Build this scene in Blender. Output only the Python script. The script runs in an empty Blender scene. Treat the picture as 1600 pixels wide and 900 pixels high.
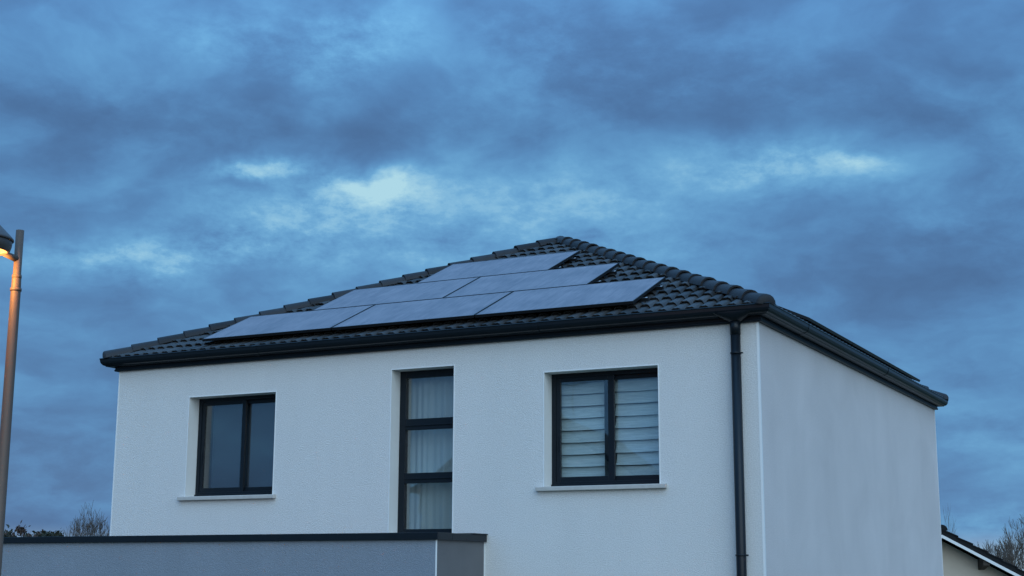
import bpy, bmesh, math, random
from mathutils import Vector, Matrix

random.seed(7)
scene = bpy.context.scene
col = scene.collection

# ------------------------------------------------------------------ camera
Z = 2.9                                   # camera height above the ground
cam_d = bpy.data.cameras.new('camera')
cam = bpy.data.objects.new('camera', cam_d)
col.objects.link(cam)
RIGHT = Vector((0.88816504, 0.45950485, 0.00426068))
UP = Vector((0.08607997, -0.17547526, 0.98071335))
FWD = Vector((-0.45139019, 0.87066855, 0.19540516))
CAM = Vector((4.7029, -14.8444, Z))
m = Matrix((RIGHT, UP, -FWD)).transposed().to_4x4()
m.translation = CAM
cam.matrix_world = m
cam_d.sensor_width = 36.0
FPX = 2255.526
cam_d.lens = FPX / 1600 * 36
cam_d.clip_end = 5000
cam_d.clip_start = 0.05
scene.camera = cam


def ray(px, py):
    """world direction towards a point of the photograph (1600 x 900)"""
    return (RIGHT * ((px - 800) / FPX) + UP * (-(py - 450) / FPX) + FWD)


def at(px, py, depth):
    return CAM + ray(px, py) * depth


# ------------------------------------------------------------------ world
def nd(nt, typ, **kw):
    n = nt.nodes.new(typ)
    for k, v in kw.items():
        if k.startswith('i_'):
            n.inputs[k[2:].replace('_', ' ')].default_value = v
        else:
            setattr(n, k, v)
    return n


def sock(x, i=0):
    return x if isinstance(x, bpy.types.NodeSocket) else x.outputs[i]


def mth(nt, op, a, b=None, c=None, clamp=False):
    n = nt.nodes.new('ShaderNodeMath')
    n.operation = op
    n.use_clamp = clamp
    for i, v in enumerate((a, b, c)):
        if v is None:
            continue
        if isinstance(v, (int, float)):
            n.inputs[i].default_value = v
        else:
            nt.links.new(sock(v), n.inputs[i])
    return n.outputs[0]


def vmth(nt, op, a, b=None, scale=None):
    n = nt.nodes.new('ShaderNodeVectorMath')
    n.operation = op
    for i, v in enumerate((a, b)):
        if v is None:
            continue
        if isinstance(v, (tuple, list, Vector)):
            n.inputs[i].default_value = tuple(v)
        else:
            nt.links.new(sock(v), n.inputs[i])
    if scale is not None:
        if isinstance(scale, (int, float)):
            n.inputs['Scale'].default_value = scale
        else:
            nt.links.new(sock(scale), n.inputs['Scale'])
    return n


SUN_DIR = Vector((0.62, -0.72, 0.40)).normalized()      # towards the light, behind the viewer
world = bpy.data.worlds.new('World')
scene.world = world
world.use_nodes = True
nt = world.node_tree
nt.nodes.clear()
world.cycles.sampling_method = 'MANUAL'
world.cycles.sample_map_resolution = 256
L = nt.links.new
out = nd(nt, 'ShaderNodeOutputWorld')
bg = nd(nt, 'ShaderNodeBackground')
bg.inputs['Strength'].default_value = 0.1
L(bg.outputs[0], out.inputs['Surface'])
tc = nd(nt, 'ShaderNodeTexCoord')
D = tc.outputs['Generated']
sep = nd(nt, 'ShaderNodeSeparateXYZ')
L(D, sep.inputs[0])
dz = mth(nt, 'MAXIMUM', sep.outputs['Z'], 0.0)
# cloud deck: directions projected on a flat layer, so that streaks close up to the horizon
inv = mth(nt, 'DIVIDE', 1.0, mth(nt, 'ADD', dz, 0.27))
P = vmth(nt, 'SCALE', D, scale=inv)
comb = nd(nt, 'ShaderNodeSeparateXYZ')
L(P.outputs[0], comb.inputs[0])
P2 = nd(nt, 'ShaderNodeCombineXYZ')
L(comb.outputs[0], P2.inputs[0])
L(comb.outputs[1], P2.inputs[1])
warp = nd(nt, 'ShaderNodeTexNoise', i_Scale=2.6, i_Detail=5.0, i_Roughness=0.55)
L(P2.outputs[0], warp.inputs['Vector'])
wv = vmth(nt, 'SCALE', vmth(nt, 'SUBTRACT', warp.outputs['Color'], (0.5, 0.5, 0.5)), scale=0.30)
P3 = vmth(nt, 'ADD', P2, wv)
n1 = nd(nt, 'ShaderNodeTexNoise', i_Scale=2.2, i_Detail=8.0, i_Roughness=0.52)
L(P3.outputs[0], n1.inputs['Vector'])
n2 = nd(nt, 'ShaderNodeTexNoise', i_Scale=6.0, i_Detail=8.0, i_Roughness=0.55)
L(P3.outputs[0], n2.inputs['Vector'])
v = mth(nt, 'ADD', mth(nt, 'MULTIPLY', n1.outputs['Fac'], 0.62), mth(nt, 'MULTIPLY', n2.outputs['Fac'], 0.38))
# thin and thick places of the cloud deck, seen in the photograph (direction, width, height, amount)
wd = nd(nt, 'ShaderNodeTexNoise', i_Scale=9.0, i_Detail=5.0, i_Roughness=0.6)
L(D, wd.inputs['Vector'])
DW = vmth(nt, 'ADD', D, vmth(nt, 'SCALE', vmth(nt, 'SUBTRACT', wd.outputs['Color'], (0.5, 0.5, 0.5)), scale=0.06))
BLOBS = [((545, 310), 190, 50, .05), ((640, 288), 26, 14, .06), ((1240, 245), 170, 50, .03), ((370, 300), 130, 30, .05), ((480, 110), 120, 40, .07),
         ((380, 290), 26, 10, -.12), ((150, 30), 150, 40, -.05), ((800, 30), 160, 40, -.06), ((1000, 60), 160, 50, -.04),
         ((592, 308), 70, 24, .19), ((622, 295), 36, 22, .14), ((415, 273), 60, 13, .25), ((1255, 262), 150, 48, .20), ((1325, 254), 30, 12, .13),
         ((570, 60), 90, 50, .16), ((330, 60), 150, 50, .12), ((180, 397), 190, 26, .15), ((420, 370), 240, 45, .14),
         ((650, 360), 260, 80, .07), ((860, 290), 130, 60, .08), ((520, 175), 40, 25, .09), ((1000, 380), 170, 60, .09),
         ((140, 150), 170, 45, -.08), ((790, 110), 190, 75, -.06), ((1060, 170), 180, 55, -.06), ((1470, 350), 220, 90, -.08), ((1250, 120), 330, 60, -.05), ((1500, 200), 150, 60, -.05),
         ((110, 325), 150, 32, -.07), ((480, 195), 130, 28, -.06), ((90, 720), 160, 90, -.08), ((250, 230), 200, 30, -.05), ((1430, 60), 120, 40, .04), ((700, 230), 160, 40, -.06),
         ((1560, 690), 120, 60, .06), ((1570, 830), 150, 30, .12), ((60, 560), 120, 60, .02)]
fn0 = nd(nt, 'ShaderNodeTexNoise', i_Scale=26.0, i_Detail=8.0, i_Roughness=0.68)
mpf = nd(nt, 'ShaderNodeMapping')
mpf.inputs['Scale'].default_value = (1.0, 1.0, 1.9)
L(D, mpf.inputs['Vector'])
L(mpf.outputs[0], fn0.inputs['Vector'])
frag = mth(nt, 'ADD', mth(nt, 'MULTIPLY', mth(nt, 'SUBTRACT', fn0.outputs['Fac'], 0.5), 3.4), 1.0)
bsum = None
for (px, py), sx, sy, amt in BLOBS:
    d0 = ray(px, py).normalized()
    r_ = RIGHT
    u_ = d0.cross(r_).cross(d0).normalized()
    u_ = r_.cross(d0).normalized()
    df = vmth(nt, 'SUBTRACT', DW, d0)
    a = vmth(nt, 'DOT_PRODUCT', df, r_ * (FPX / sx)).outputs['Value']
    b = vmth(nt, 'DOT_PRODUCT', df, u_ * (FPX / sy)).outputs['Value']
    q = mth(nt, 'ADD', mth(nt, 'MULTIPLY', a, a), mth(nt, 'MULTIPLY', b, b))
    g = mth(nt, 'MULTIPLY', mth(nt, 'EXPONENT', mth(nt, 'MULTIPLY', q, -0.7)), mth(nt, 'MULTIPLY', frag, amt))
    bsum = g if bsum is None else mth(nt, 'ADD', bsum, g)
# the deck evens out towards the horizon
far = nd(nt, 'ShaderNodeMapRange')
L(dz, far.inputs['Value'])
far.inputs['From Min'].default_value = 0.02
far.inputs['From Max'].default_value = 0.22
far.inputs['To Min'].default_value = 0.55
far.inputs['To Max'].default_value = 1.2
v = mth(nt, 'ADD', mth(nt, 'MULTIPLY', mth(nt, 'SUBTRACT', v, 0.5), far.outputs[0]), 0.505)
vv = mth(nt, 'ADD', v, bsum)
ramp = nd(nt, 'ShaderNodeValToRGB')
L(vv, ramp.inputs[0])
cr = ramp.color_ramp
cr.interpolation = 'B_SPLINE'
stops = [(0.30, (0.062, 0.148, 0.325)), (0.42, (0.076, 0.192, 0.412)), (0.52, (0.095, 0.260, 0.528)),
         (0.62, (0.125, 0.350, 0.640)), (0.74, (0.175, 0.46, 0.75)), (1.0, (0.50, 0.79, 0.88))]
while len(cr.elements) < len(stops):
    cr.elements.new(0.5)
for e, (p_, c_) in zip(cr.elements, stops):
    e.position = p_
    e.color = (*c_, 1)
# an overcast sky grows brighter towards the zenith
zen = nd(nt, 'ShaderNodeMapRange')
L(dz, zen.inputs['Value'])
zen.inputs['From Min'].default_value = 0.30
zen.inputs['From Max'].default_value = 1.0
zen.inputs['To Min'].default_value = 1.0
zen.inputs['To Max'].default_value = 3.2
cl = vmth(nt, 'SCALE', ramp.outputs['Color'], scale=mth(nt, 'MULTIPLY', zen.outputs[0], 8.5))
# pale rim of light along the horizon
hz = nd(nt, 'ShaderNodeMapRange')
hz.interpolation_type = 'SMOOTHSTEP'
L(dz, hz.inputs['Value'])
hz.inputs['From Min'].default_value = 0.034
hz.inputs['From Max'].default_value = 0.008
hz.inputs['To Min'].default_value = 0.0
hz.inputs['To Max'].default_value = 0.75
hm = nd(nt, 'ShaderNodeMix', data_type='RGBA')
L(hz.outputs[0], hm.inputs['Factor'])
L(cl.outputs[0], hm.inputs['A'])
hm.inputs['B'].default_value = (3.7, 5.3, 6.7, 1)
sky = nd(nt, 'ShaderNodeTexSky', sky_type='NISHITA', sun_disc=False)
sky.sun_elevation = math.asin(SUN_DIR.z) * 0.25
sky.sun_rotation = math.atan2(SUN_DIR.x, SUN_DIR.y)
mixs = nd(nt, 'ShaderNodeMix', data_type='RGBA')
mixs.inputs['Factor'].default_value = 0.06
L(hm.outputs['Result'], mixs.inputs['A'])
L(sky.outputs[0], mixs.inputs['B'])
L(mixs.outputs['Result'], bg.inputs['Color'])

# the brighter part of the cloudy dusk sky behind the viewer
sl = bpy.data.lights.new('sun', 'SUN')
sl.energy = 1.5
sl.angle = math.radians(70)
sl.color = (0.77, 0.94, 1.0)
so = bpy.data.objects.new('sun', sl)
so.rotation_euler = SUN_DIR.to_track_quat('Z', 'Y').to_euler()
so.location = (30, -40, 40)
col.objects.link(so)

vs = scene.view_settings
vs.view_transform = 'Standard'
vs.look = 'None'
vs.exposure = 0.18
vs.gamma = 1.0
vs.use_curve_mapping = False


# ------------------------------------------------------------------ materials
def mat(name, base, rough=0.6, metal=0.0, spec=0.5, bump=None, var=None, rnd=0.0, stain=None, coat=0.0, blotch=None):
    """principled; bump=(scale, strength, dist); var=(scale, amount); stain=(amount,) vertical run marks; all in world metres"""
    mt = bpy.data.materials.new(name)
    mt.use_nodes = True
    nt = mt.node_tree
    bs = nt.nodes['Principled BSDF']
    bs.inputs['Roughness'].default_value = rough
    bs.inputs['Metallic'].default_value = metal
    bs.inputs['Specular IOR Level'].default_value = spec
    bs.inputs['Coat Weight'].default_value = coat
    geo = nt.nodes.new('ShaderNodeNewGeometry')
    pos = geo.outputs['Position']
    fac = None
    if var:
        n = nd(nt, 'ShaderNodeTexNoise', i_Scale=var[0], i_Detail=6.0, i_Roughness=0.6)
        nt.links.new(pos, n.inputs['Vector'])
        fac = mth(nt, 'ADD', mth(nt, 'MULTIPLY', mth(nt, 'SUBTRACT', n.outputs['Fac'], 0.5), var[1] * 2), 1.0)
    if stain:
        mp = nd(nt, 'ShaderNodeMapping')
        mp.inputs['Scale'].default_value = (1.3, 1.3, 0.16)
        nt.links.new(pos, mp.inputs['Vector'])
        n = nd(nt, 'ShaderNodeTexNoise', i_Scale=1.6, i_Detail=7.0, i_Roughness=0.62)
        nt.links.new(mp.outputs[0], n.inputs['Vector'])
        f2 = mth(nt, 'ADD', mth(nt, 'MULTIPLY', mth(nt, 'SUBTRACT', n.outputs['Fac'], 0.5), stain[0] * 2), 1.0)
        fac = f2 if fac is None else mth(nt, 'MULTIPLY', fac, f2)
    if blotch:
        n = nd(nt, 'ShaderNodeTexNoise', i_Scale=blotch[0], i_Detail=4.0, i_Roughness=0.5, i_Distortion=0.6)
        nt.links.new(pos, n.inputs['Vector'])
        f4 = mth(nt, 'ADD', mth(nt, 'MULTIPLY', mth(nt, 'SUBTRACT', n.outputs['Fac'], 0.5), blotch[1] * 2), 1.0)
        fac = f4 if fac is None else mth(nt, 'MULTIPLY', fac, f4)
    if rnd:
        oi = nt.nodes.new('ShaderNodeObjectInfo')
        f3 = mth(nt, 'ADD', mth(nt, 'MULTIPLY', mth(nt, 'SUBTRACT', oi.outputs['Random'], 0.5), rnd * 2), 1.0)
        fac = f3 if fac is None else mth(nt, 'MULTIPLY', fac, f3)
    if fac is not None:
        sc = vmth(nt, 'SCALE', tuple(base[:3]), scale=fac)
        nt.links.new(sc.outputs[0], bs.inputs['Base Color'])
    else:
        bs.inputs['Base Color'].default_value = (*base[:3], 1)
    if bump:
        n = nd(nt, 'ShaderNodeTexNoise', i_Scale=bump[0], i_Detail=5.0, i_Roughness=0.65)
        nt.links.new(pos, n.inputs['Vector'])
        b = nt.nodes.new('ShaderNodeBump')
        b.inputs['Strength'].default_value = bump[1]
        b.inputs['Distance'].default_value = bump[2]
        nt.links.new(n.outputs['Fac'], b.inputs['Height'])
        nt.links.new(b.outputs[0], bs.inputs['Normal'])
    return mt


M = {}
M['render'] = mat('white_render', (0.78, 0.77, 0.755), 0.92, spec=0.2, bump=(85, 1.0, 0.012), var=(70, 0.26), stain=(0.05,))
M['render_grey'] = mat('grey_render', (0.275, 0.315, 0.37), 0.92, spec=0.2, bump=(85, 1.0, 0.012), var=(70, 0.24), stain=(0.12,))
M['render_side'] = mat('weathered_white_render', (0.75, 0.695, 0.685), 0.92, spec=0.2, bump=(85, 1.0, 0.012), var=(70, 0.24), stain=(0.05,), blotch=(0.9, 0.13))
M['render_dark'] = mat('end_wall_render', (0.165, 0.165, 0.172), 0.92, spec=0.2, bump=(105, 0.8, 0.009), var=(2.0, 0.15), stain=(0.12,))
M['reveal'] = mat('smooth_reveal', (0.78, 0.78, 0.76), 0.85, spec=0.2, bump=(60, 0.3, 0.006), var=(12, 0.03))
M['bead'] = mat('white_corner_bead', (0.86, 0.87, 0.87), 0.45)
M['sill'] = mat('cast_stone_sill', (0.52, 0.50, 0.47), 0.85, bump=(60, 0.5, 0.006), var=(14, 0.16))
M['tile'] = mat('slate_grey_tile', (0.044, 0.044, 0.044), 0.50, spec=0.28, bump=(55, 0.35, 0.006), var=(9, 0.30), rnd=0.40)
M['hip'] = mat('slate_grey_hip_tile', (0.027, 0.029, 0.033), 0.58, spec=0.22, bump=(45, 0.3, 0.006), var=(8, 0.25), rnd=0.35)
M['old_tile'] = mat('matt_dark_tile', (0.014, 0.015, 0.017), 0.8, spec=0.15, var=(9, 0.3))
M['deck'] = mat('roof_underlay', (0.012, 0.012, 0.013), 0.9)
M['alu'] = mat('anthracite_aluminium', (0.008, 0.013, 0.019), 0.40, spec=0.22, bump=(18, 0.05, 0.004), var=(5, 0.15))
M['gutter'] = mat('anthracite_gutter', (0.008, 0.012, 0.017), 0.36, spec=0.28, bump=(7, 0.10, 0.006), var=(6, 0.25))
M['raw_alu'] = mat('bare_aluminium', (0.62, 0.63, 0.64), 0.5, metal=0.3)
M['black'] = mat('black_anodised', (0.010, 0.011, 0.013), 0.4, spec=0.4)
M['inner'] = mat('room_plaster', (0.45, 0.44, 0.42), 0.9)
M['floor'] = mat('room_floor', (0.10, 0.08, 0.06), 0.6)
M['pole'] = mat('grey_lacquered_steel', (0.105, 0.080, 0.064), 0.58, metal=0.0, bump=(30, 0.08, 0.003), var=(7, 0.15))
M['shade'] = mat('grey_lamp_housing', (0.070, 0.062, 0.060), 0.45, metal=0.1, var=(9, 0.15))
M['reflector'] = mat('lamp_reflector', (0.75, 0.70, 0.62), 0.28, metal=0.85)
M['ground'] = mat('grass_ground', (0.055, 0.070, 0.035), 0.95, bump=(6, 0.6, 0.05), var=(0.6, 0.35))
M['asphalt'] = mat('asphalt', (0.055, 0.055, 0.057), 0.85, bump=(60, 0.5, 0.01), var=(2, 0.2))
M['beige'] = mat('beige_render', (0.55, 0.47, 0.39), 0.92, spec=0.2, bump=(60, 0.6, 0.01), var=(3, 0.08))
M['barge'] = mat('white_barge_board', (0.78, 0.78, 0.78), 0.5, var=(6, 0.08))
M['wood'] = mat('dark_stained_timber', (0.045, 0.035, 0.028), 0.75, var=(12, 0.3))
M['bark'] = mat('grey_bark', (0.11, 0.085, 0.068), 0.9, var=(3, 0.3))
M['leaf'] = mat('evergreen_leaf', (0.028, 0.034, 0.020), 0.75, rnd=0.2, var=(1.5, 0.5))
M['leaf_brown'] = mat('russet_leaf', (0.050, 0.030, 0.022), 0.8, var=(1.5, 0.5))
M['cord'] = mat('blind_cord', (0.03, 0.03, 0.035), 0.7)


def glow(name, c, s):
    mt = bpy.data.materials.new(name)
    mt.use_nodes = True
    b = mt.node_tree.nodes['Principled BSDF']
    b.inputs['Base Color'].default_value = (*c, 1)
    b.inputs['Emission Color'].default_value = (*c, 1)
    b.inputs['Emission Strength'].default_value = s
    return mt


M['bulb'] = glow('sodium_bulb', (1.0, 0.38, 0.07), 3.0)


def glass_mat():
    mt = bpy.data.materials.new('window_glass')
    mt.use_nodes = True
    nt = mt.node_tree
    nt.nodes.clear()
    o = nd(nt, 'ShaderNodeOutputMaterial')
    mx = nd(nt, 'ShaderNodeMixShader')
    tr = nd(nt, 'ShaderNodeBsdfTransparent')
    tr.inputs[0].default_value = (0.90, 0.94, 0.94, 1)
    gl = nd(nt, 'ShaderNodeBsdfGlossy')
    gl.inputs['Roughness'].default_value = 0.015
    fr = nd(nt, 'ShaderNodeFresnel')
    geo = nd(nt, 'ShaderNodeNewGeometry')
    # both faces of the thin sheet reflect alike (no total reflection inside it)
    ior = nd(nt, 'ShaderNodeMix', data_type='FLOAT')
    nt.links.new(geo.outputs['Backfacing'], ior.inputs['Factor'])
    ior.inputs['A'].default_value = 2.1
    ior.inputs['B'].default_value = 1 / 2.1
    nt.links.new(ior.outputs[0], fr.inputs['IOR'])
    n = nd(nt, 'ShaderNodeTexNoise', i_Scale=1.8, i_Detail=2.0)
    nt.links.new(geo.outputs['Position'], n.inputs['Vector'])
    b = nd(nt, 'ShaderNodeBump')
    b.inputs['Strength'].default_value = 0.05
    b.inputs['Distance'].default_value = 0.02
    nt.links.new(n.outputs['Fac'], b.inputs['Height'])
    nt.links.new(b.outputs[0], gl.inputs['Normal'])
    nt.links.new(fr.outputs[0], mx.inputs[0])
    nt.links.new(tr.outputs[0], mx.inputs[1])
    nt.links.new(gl.outputs[0], mx.inputs[2])
    nt.links.new(mx.outputs[0], o.inputs[0])
    return mt


M['glass'] = glass_mat()


def panel_mat():
    mt = bpy.data.materials.new('solar_glass')
    mt.use_nodes = True
    nt = mt.node_tree
    bs = nt.nodes['Principled BSDF']
    t = nd(nt, 'ShaderNodeTexCoord')
    oi = nd(nt, 'ShaderNodeObjectInfo')
    off = nd(nt, 'ShaderNodeCombineXYZ')
    nt.links.new(mth(nt, 'MULTIPLY', oi.outputs['Random'], 40.0), off.inputs[0])
    loc = vmth(nt, 'ADD', t.outputs['Object'], off)
    # rain and dew runs that follow the slope of the panel
    mp = nd(nt, 'ShaderNodeMapping')
    mp.inputs['Scale'].default_value = (24.0, 2.2, 1.0)
    nt.links.new(loc.outputs[0], mp.inputs['Vector'])
    n = nd(nt, 'ShaderNodeTexNoise', i_Scale=1.0, i_Detail=7.0, i_Roughness=0.68)
    nt.links.new(mp.outputs[0], n.inputs['Vector'])
    n2 = nd(nt, 'ShaderNodeTexNoise', i_Scale=2.2, i_Detail=5.0, i_Roughness=0.6)
    nt.links.new(loc.outputs[0], n2.inputs['Vector'])
    f = mth(nt, 'ADD', mth(nt, 'MULTIPLY', n.outputs['Fac'], 0.6), mth(nt, 'MULTIPLY', n2.outputs['Fac'], 0.4))
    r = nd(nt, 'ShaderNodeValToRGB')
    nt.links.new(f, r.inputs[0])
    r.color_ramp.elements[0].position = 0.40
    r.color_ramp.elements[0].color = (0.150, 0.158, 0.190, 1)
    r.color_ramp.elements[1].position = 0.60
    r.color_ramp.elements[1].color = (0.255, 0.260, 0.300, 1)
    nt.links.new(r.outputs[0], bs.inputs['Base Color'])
    rr = nd(nt, 'ShaderNodeMapRange')
    nt.links.new(f, rr.inputs['Value'])
    rr.inputs['From Min'].default_value = 0.3
    rr.inputs['From Max'].default_value = 0.7
    rr.inputs['To Min'].default_value = 0.40
    rr.inputs['To Max'].default_value = 0.62
    nt.links.new(rr.outputs[0], bs.inputs['Roughness'])
    bs.inputs['Specular IOR Level'].default_value = 0.30
    return mt


M['panel'] = panel_mat()


def slat_mat():
    mt = bpy.data.materials.new('pale_woven_blind')
    mt.use_nodes = True
    nt = mt.node_tree
    bs = nt.nodes['Principled BSDF']
    t = nd(nt, 'ShaderNodeNewGeometry')
    mp = nd(nt, 'ShaderNodeMapping')
    mp.inputs['Scale'].default_value = (5.0, 1.0, 120.0)
    nt.links.new(t.outputs['Position'], mp.inputs['Vector'])
    n = nd(nt, 'ShaderNodeTexNoise', i_Scale=1.0, i_Detail=4.0, i_Roughness=0.6)
    nt.links.new(mp.outputs[0], n.inputs['Vector'])
    r = nd(nt, 'ShaderNodeValToRGB')
    nt.links.new(n.outputs['Fac'], r.inputs[0])
    r.color_ramp.elements[0].position = 0.3
    r.color_ramp.elements[0].color = (0.52, 0.62, 0.68, 1)
    r.color_ramp.elements[1].position = 0.7
    r.color_ramp.elements[1].color = (0.82, 0.90, 0.94, 1)
    nt.links.new(r.outputs[0], bs.inputs['Base Color'])
    bs.inputs['Roughness'].default_value = 0.8
    return mt


M['slat'] = slat_mat()
M['blind_dark'] = mat('charcoal_roller_blind', (0.060, 0.075, 0.10), 0.85)
M['curtain'] = mat('sheer_curtain', (0.56, 0.60, 0.62), 0.9, var=(3, 0.08))


# ------------------------------------------------------------------ mesh helpers
def tag(o, label=None, cat=None, group=None, kind=None):
    if label:
        o['label'] = label
    if cat:
        o['category'] = cat
    if group:
        o['group'] = group
    if kind:
        o['kind'] = kind
    return o


def empty(name, loc, parent=None):
    o = bpy.data.objects.new(name, None)
    o.empty_display_size = 0.2
    col.objects.link(o)
    o.location = Vector(loc)
    if parent:
        o.parent = parent
        o.location = Vector(loc) - worldloc(parent)
    return o


def worldloc(o):
    v_ = Vector((0, 0, 0))
    while o:
        v_ = v_ + o.location
        o = o.parent
    return v_


class MB:
    """collects faces given in world coordinates and links them as one mesh object"""
    def __init__(s):
        s.v = []
        s.f = []
        s.sm = []

    def add(s, vs, fs, smooth=False):
        b = len(s.v)
        s.v += [tuple(x) for x in vs]
        for f in fs:
            s.f.append([b + i for i in f])
            s.sm.append(smooth)
        return s

    def box(s, x0, x1, y0, y1, z0, z1):
        return s.add([(x0, y0, z0), (x1, y0, z0), (x1, y1, z0), (x0, y1, z0), (x0, y0, z1), (x1, y0, z1), (x1, y1, z1), (x0, y1, z1)],
                     [(3, 2, 1, 0), (4, 5, 6, 7), (0, 1, 5, 4), (1, 2, 6, 5), (2, 3, 7, 6), (3, 0, 4, 7)])

    def tube(s, a, b, ra, rb=None, n=10, caps=True, smooth=True):
        a = Vector(a)
        b = Vector(b)
        rb = ra if rb is None else rb
        d = (b - a).normalized()
        u = d.orthogonal().normalized()
        w = d.cross(u)
        vs = []
        for c, r in ((a, ra), (b, rb)):
            for i in range(n):
                t = 2 * math.pi * i / n
                vs.append(c + (u * math.cos(t) + w * math.sin(t)) * r)
        s.add(vs, [(i, (i + 1) % n, n + (i + 1) % n, n + i) for i in range(n)], smooth)
        if caps:
            b0 = len(s.v) - 2 * n
            s.f.append([b0 + i for i in range(n)][::-1])
            s.sm.append(False)
            s.f.append([b0 + n + i for i in range(n)])
            s.sm.append(False)
        return s

    def lathe(s, c, prof, n=28, smooth=True):
        c = Vector(c)
        vs = []
        for r, z in prof:
            for i in range(n):
                t = 2 * math.pi * i / n
                vs.append(c + Vector((r * math.cos(t), r * math.sin(t), z)))
        fs = []
        for k in range(len(prof) - 1):
            for i in range(n):
                fs.append((k * n + i, k * n + (i + 1) % n, (k + 1) * n + (i + 1) % n, (k + 1) * n + i))
        return s.add(vs, fs, smooth)

    def build(s, name, material, parent=None, bevel=0.0, recalc=False):
        o_ = worldloc(parent) if parent else Vector((0, 0, 0))
        me = bpy.data.meshes.new(name)
        me.from_pydata([tuple(Vector(x) - o_) for x in s.v], [], s.f)
        me.polygons.foreach_set('use_smooth', s.sm)
        me.update()
        if recalc or bevel:
            bm = bmesh.new()
            bm.from_mesh(me)
            bmesh.ops.recalc_face_normals(bm, faces=bm.faces)
            bm.to_mesh(me)
            bm.free()
        me.materials.append(M[material])
        o = bpy.data.objects.new(name, me)
        col.objects.link(o)
        if parent:
            o.parent = parent
        if bevel:
            md = o.modifiers.new('bevel', 'BEVEL')
            md.width = bevel
            md.segments = 2
            md.limit_method = 'ANGLE'
        return o


# ------------------------------------------------------------------ ground
g = MB()
g.add([(-1500, -1500, 0), (1500, -1500, 0), (1500, 1500, 0), (-1500, 1500, 0)], [(0, 1, 2, 3)])
tag(g.build('ground', 'ground'), kind='structure')
g = MB()
g.add([(-60, -14.0, .004), (60, -14.0, .004), (60, -8.4, .004), (-60, -8.4, .004)], [(0, 1, 2, 3)])
tag(g.build('road', 'asphalt'), kind='structure')

# ------------------------------------------------------------------ the house
W, DP, H = 9.0, 9.294, Z + 2.696
house = empty('house', (-4.5, 4.6, 0))
tag(house, 'two storey white rendered house with dark hipped tile roof and anthracite windows', 'house')

OPEN = [(-7.766, -6.367, Z + .985, Z + 2.283), (-4.642, -3.766, Z + .40, Z + 2.457), (-2.572, -1.164, Z + .990, Z + 2.301)]
TH = 0.34


def front_wall():
    mb = MB()
    xs = sorted({-W, 0.0, *[o[0] for o in OPEN], *[o[1] for o in OPEN]})
    zs = sorted({0.0, H, *[o[2] for o in OPEN], *[o[3] for o in OPEN]})
    for i in range(len(xs) - 1):
        for j in range(len(zs) - 1):
            cx, cz = (xs[i] + xs[i + 1]) / 2, (zs[j] + zs[j + 1]) / 2
            if any(o[0] < cx < o[1] and o[2] < cz < o[3] for o in OPEN):
                continue
            a, b, c, d = xs[i], xs[i + 1], zs[j], zs[j + 1]
            mb.add([(a, 0, c), (b, 0, c), (b, 0, d), (a, 0, d)], [(0, 1, 2, 3)])
            mb.add([(a, TH, c), (b, TH, c), (b, TH, d), (a, TH, d)], [(3, 2, 1, 0)])
    for x in (-W,):
        mb.add([(x, 0, 0), (x, TH, 0), (x, TH, H), (x, 0, H)], [(0, 1, 2, 3)])
    mb.add([(-W, 0, H), (0, 0, H), (0, TH, H), (-W, TH, H)], [(0, 1, 2, 3)])
    o = mb.build('wall', 'render', house)
    rv = MB()
    for a, b, c, d in OPEN:
        rv = MB()
        rv.add([(a, 0, c), (a, TH, c), (a, TH, d), (a, 0, d)], [(0, 1, 2, 3)])
        rv.add([(b, 0, c), (b, TH, c), (b, TH, d), (b, 0, d)], [(3, 2, 1, 0)])
        rv.add([(a, 0, d), (a, TH, d), (b, TH, d), (b, 0, d)], [(0, 1, 2, 3)])
        rv.add([(a, 0, c), (a, TH, c), (b, TH, c), (b, 0, c)], [(3, 2, 1, 0)])
        rv.build('reveal', 'reveal', house)


front_wall()
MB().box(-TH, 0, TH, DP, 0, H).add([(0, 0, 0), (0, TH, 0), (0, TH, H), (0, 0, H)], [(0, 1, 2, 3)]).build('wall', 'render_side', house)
MB().box(-W, -W + TH, TH, DP, 0, H).build('wall', 'render', house)
MB().box(-W + TH, -TH, DP - TH, DP, 0, H).build('wall', 'render', house)
# rooms behind the windows
MB().box(-W + TH, -TH, TH, DP - TH, Z - .25, Z - .02).build('floor', 'floor', house)
MB().box(-W + TH, -TH, TH, DP - TH, H - .12, H - .02).build('ceiling', 'inner', house)
for x in (-5.35, -3.15):
    MB().box(x - .06, x + .06, TH, 4.6, Z - .02, H - .12).build('partition', 'inner', house)
MB().box(-W + TH, -TH, 4.6, 4.7, Z - .02, H - .12).build('partition', 'inner', house)

# white corner beads
for (x, y, sx, sy) in ((0, 0, 1, -1), (-W, 0, -1, -1), (0, DP, 1, 1)):
    w_ = .022 if (x == 0 and y == 0) else .012
    b = MB()
    # an L strip proud of both faces
    xa, xb = (x - sx * w_, x + sx * .003)
    b.box(min(xa, xb), max(xa, xb), min(y, y + sy * .003), max(y, y + sy * .003), .05, H - .001)
    b.box(min(x, x + sx * .003), max(x, x + sx * .003), min(y - sy * w_, y), max(y - sy * w_, y), .05, H - .001)
    b.build('corner_bead', 'bead', house)
for a, b_, c, d in OPEN:
    e = MB()
    wd_ = .010
    e.box(a - wd_, a + .002, -.003, .004, c, d)
    e.build('corner_bead', 'bead', house)
    e = MB()
    e.box(b_ - .002, b_ + wd_, -.003, .004, c, d)
    e.build('corner_bead', 'bead', house)
    e = MB()
    e.box(a - wd_, b_ + wd_, -.0035, .004, d - .002, d + wd_)
    e.build('corner_bead', 'bead', house)

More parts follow.
